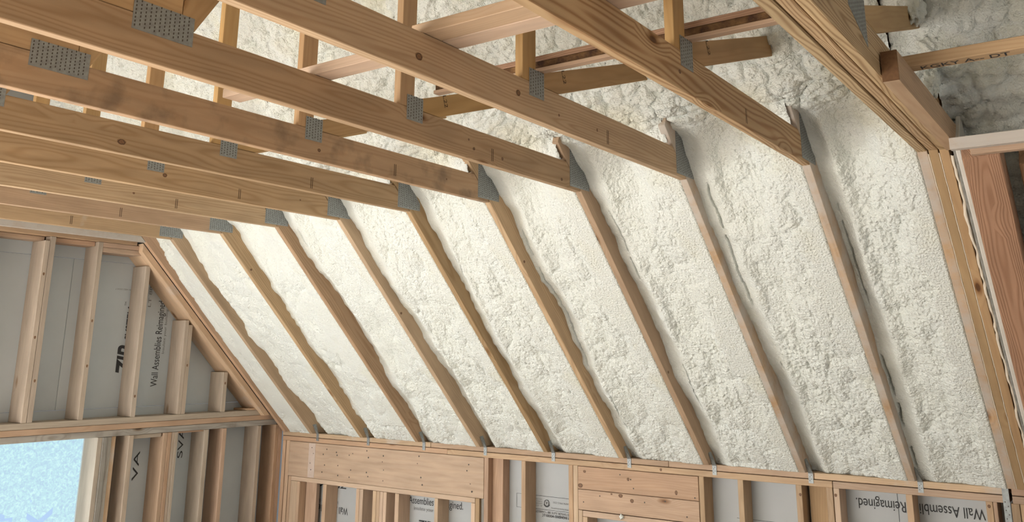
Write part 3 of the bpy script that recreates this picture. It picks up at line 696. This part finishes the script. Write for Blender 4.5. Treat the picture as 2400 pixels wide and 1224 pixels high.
fl_ = ['narrow strip of spray foam beside the gable end truss', 'spray foam bay between the first and second rafters from the gable', 'spray foam bay between the second and third rafters from the gable',
       'spray foam bay between the third and fourth rafters from the gable', 'spray foam bay between the fourth and fifth rafters from the gable', 'spray foam bay between the fifth and sixth rafters, dark gap at its side',
       'spray foam bay between the sixth and seventh rafters, long dark gap beside wood', 'spray foam bay between the seventh and eighth rafters from the gable',
       'wide spray foam bay left of the last single rafter', 'widest spray foam bay, directly beside the triple girder']
GP = {3: [(.10, 1.85, 2.1, .02, .05)], 5: [(.16, 1.35, 1.80, .018, .07)], 6: [(.05, .75, 1.9, .02, .09), (.22, .25, .6, .015, .05)], 7: [(.12, 1.45, 2.0, .018, .07), (.17, .45, .85, .015, .05)],
      4: [(.12, .4, .7, .015, .05)], 8: [(.10, 1.25, 2.1, .016, .07), (.13, .75, .85, .02, .05)], 9: [(.03, .0, .9, .022, .10), (.06, 1.2, 1.9, .014, .03)], 0: [(.5, .6, 1.2, .02, .02)]}
foam_bay(.2825, S, 3.1, .008, 'spray_foam', fl_[0], GRP, GP[0], base=.06)
for k in range(1, 9):
    st = .0075 if k < 4 else (.006 if k < 7 else .0048)
    foam_bay(k * S, (k + 1) * S, 1.7 * k + .3, st, 'spray_foam', fl_[k], GRP, GP.get(k, ()))
foam_bay(9 * S, 5.9585, 17.3, .0048, 'spray_foam', fl_[9], GRP, GP[9], right=.004)
# beyond the girder
fb0 = foam_bay(6.092, 8.2, 33.0, .011, 'spray_foam', 'lumpy spray foam beyond the triple girder, above the header boards', None, (), s0=1.55, s1=2.50, cs=.9, lift=.03)
fb1 = foam_bay(5.96, 8.2, 33.0, .011, 'upper_layer', None, None, (), s0=2.44, s1=4.6, cs=.9, lift=.03)
fb1.parent = fb0; fb1.matrix_basis = fb0.matrix_basis.inverted() @ fb1.matrix_basis

def lobe(parent, c, r, sc_, seed):
    bm = bmesh.new(); bmesh.ops.create_icosphere(bm, subdivisions=4, radius=1.0)
    for v in bm.verts:
        q = v.co * 2.2
        k_ = 1 + .22 * math.sin(q.x * 2.1 + seed) * math.cos(q.y * 2.7 + seed) + .10 * math.sin(q.z * 5 + q.x * 4 + seed)
        v.co = Vector((v.co.x * r * sc_[0] * k_, v.co.y * r * sc_[1] * k_, v.co.z * r * sc_[2] * k_))
    me = bpy.data.meshes.new('foam_lobe'); bm.to_mesh(me); bm.free()
    for p_ in me.polygons: p_.use_smooth = True
    T = Matrix.Translation(Vector(c)) @ Matrix.Rotation(R(-45), 4, 'X')
    return link('foam_lobe', me, M['foam'], parent, T)
lobe(fb0, (6.095, -.52, .455), .05, (.7, 1.0, 1.7), 1.0); lobe(fb0, (6.13, -.66, .64), .055, (.9, .8, 1.9), 2.3); lobe(fb0, (6.10, -.30, .36), .05, (.8, 1.0, 1.2), 4.0)
lobe(fb0, (6.09, -.28, .22), .05, (.6, .9, 2.2), 5.0); lobe(fb0, (6.112, -.06, .06), .042, (.55, .7, 2.3), 3.1)

# ------------------------------------------------------------------ framing beyond the girder
lg = box('ledger_board', 6.0865, 6.1365, -1.200, -.088, -.024, .0748, M['pine_soft'], None, (0, 1, 0)); box('end_grain', 6.087, 6.136, -1.2045, -1.2005, -.0235, .0743, M['endgrain'], lg, (0, 1, 0), 0); tag(lg, 'short ledger board fixed along the far side of the triple girder', 'board')
lb = box('marked_joist', 6.098, 8.1, -1.000, -.937, .0755, .115, M['pine_soft'], None); tag(lb, 'slim brown joist with black handwriting, butting the ledger board', 'board')
text('handwriting', 'KGKY A-- DT', (6.160, -.948, .0748), (1, 0, 0), (0, -1, 0), .036, .26, M['ink'], lb, bold=.01)
hb = box('header_board', 6.136, 8.1, -.352, -.315, -.078, -.032, M['frosted'], None); tag(hb, 'frosted header board resting over the end of the rough brown timber', 'board')
hb2 = box('header_backing_board', 6.20, 8.1, -.313, -.275, -.098, -.060, M['fir'], None); tag(hb2, 'tan board just behind the frosted header board', 'board')
# sloping timber
def slope_box(name, x0, x1, s0, s1, d0, d1, mt, parent=None, topcut=0.0, bev=.003):
    a, b_, c, d_ = sp(s0, d0), sp(s0, d1), sp(s1, d1), sp(s1 + topcut, d0)
    return prism(name, x0, x1, [a, b_, c, d_], M[mt], parent, (0, ty, tz), bev)
rt = prism('rough_timber', 6.156, 6.290, [sp(-.05, -.213), sp(-.05, -.06), (-.06, -.050), (-.215, -.050), (-.215, -.092)], M['red'], None, (0, ty, tz), .003); tag(rt, 'rough reddish brown timber sloping down the right edge, end grain showing', 'beam')
fb = slope_box('foam_board', 6.131, 6.150, -.02, 2.30, -.150, .05, 'board', None); tag(fb, 'thin white foam board on edge beside the rough timber', 'insulation')
sb_ = slope_box('sheathing_strip', 6.112, 6.124, -.02, 2.27, -.09, .08, 'edge', None); tag(sb_, 'thin grey sheathing strip on edge between girder and foam board', 'board')
fbd = bead('foam_ridge', 6.0868, 6.101, -.05, 2.14, .004, 'caulk', None, .008, 9, .035); tag(fbd, 'ragged white foam ridge squeezed out along the girder side', 'insulation')
st1 = slope_box('shadowed_rafter', 6.335, 6.373, -.05, 2.13, -.10, .10, 'red', None); tag(st1, 'shadowed brown rafter to the right of the rough timber', 'rafter')
wp = box('wall_patch', 6.0, 7.6, 1.30, 1.31, -1.5, -1.49, M['fir'], None) if False else None

# ------------------------------------------------------------------ rafter ties on the top plate
def make_tie(k, label):
    x = k * S + TH
    t = empty('rafter_tie', (x, 1.58, -1.55)); tag(t, label, 'connector', 'galvanised ties at the rafter feet')
    box('plate_strap', x + .002, x + .030, YW - .004, YW - .0025, -1.590, -1.532, M['zinc'], t, (0, 0, 1), 0)
    # leg twisting up the rafter's side
    v = [(x + .002, YW - .004, -1.534), (x + .030, YW - .004, -1.534), (x + .0015, 1.545, -1.452), (x + .0015, 1.585, -1.448)]
    v2 = [(a + .0012, b_ + .001, c) for a, b_, c in v]
    solid('twisted_leg', v + v2, [(0, 1, 3, 2), (4, 5, 7, 6), (0, 1, 5, 4), (1, 3, 7, 5), (3, 2, 6, 7), (2, 0, 4, 6)], M['zinc'], t, (0, 0, 1), (1, 0, 0), 0)
    d = dots('nail_hole', [(x + .010, -1.575, .0028), (x + .021, -1.566, .0028), (x + .012, -1.553, .0028), (x + .020, -1.544, .0028)], YW - .0048, .003, 'slot', t)
    return t
ords = ['first', 'second', 'third', 'fourth', 'fifth', 'sixth', 'seventh', 'eighth', 'ninth']
for k in range(1, 10): make_tie(k, 'small galvanised tie at the foot of the %s rafter from the gable' % ords[k - 1])
# long strap at the girder
ls = empty('long_strap', (5.94, 1.59, -1.6)); tag(ls, 'long perforated steel strap hanging below the triple girder', 'connector')
box('strap', 5.925, 5.957, YW - .006, YW - .004, -2.10, -1.528, M['zinc'], ls, (0, 0, 1), 0)
pp = []
for i in range(18): pp += [(5.941 + (.007 if i % 2 else -.006), -1.60 - i * .021, .0036)]
dots('nail_hole', pp, YW - .0068, .003, 'slot', ls)
# a stray dab of foam on the second header
bm = bmesh.new(); bmesh.ops.create_icosphere(bm, subdivisions=3, radius=.016)
for v in bm.verts: v.co *= 1 + .35 * math.sin(v.co.x * 260) * math.cos(v.co.z * 210); v.co.y *= .6
me = bpy.data.meshes.new('foam_dab'); bm.to_mesh(me); bm.free()
for p_ in me.polygons: p_.use_smooth = True
fd = link('foam_dab', me, M['foam'], None, Matrix.Translation((3.63, YW - .010, -1.905))); tag(fd, 'small pale dab of foam stuck below the knotty header', 'insulation')
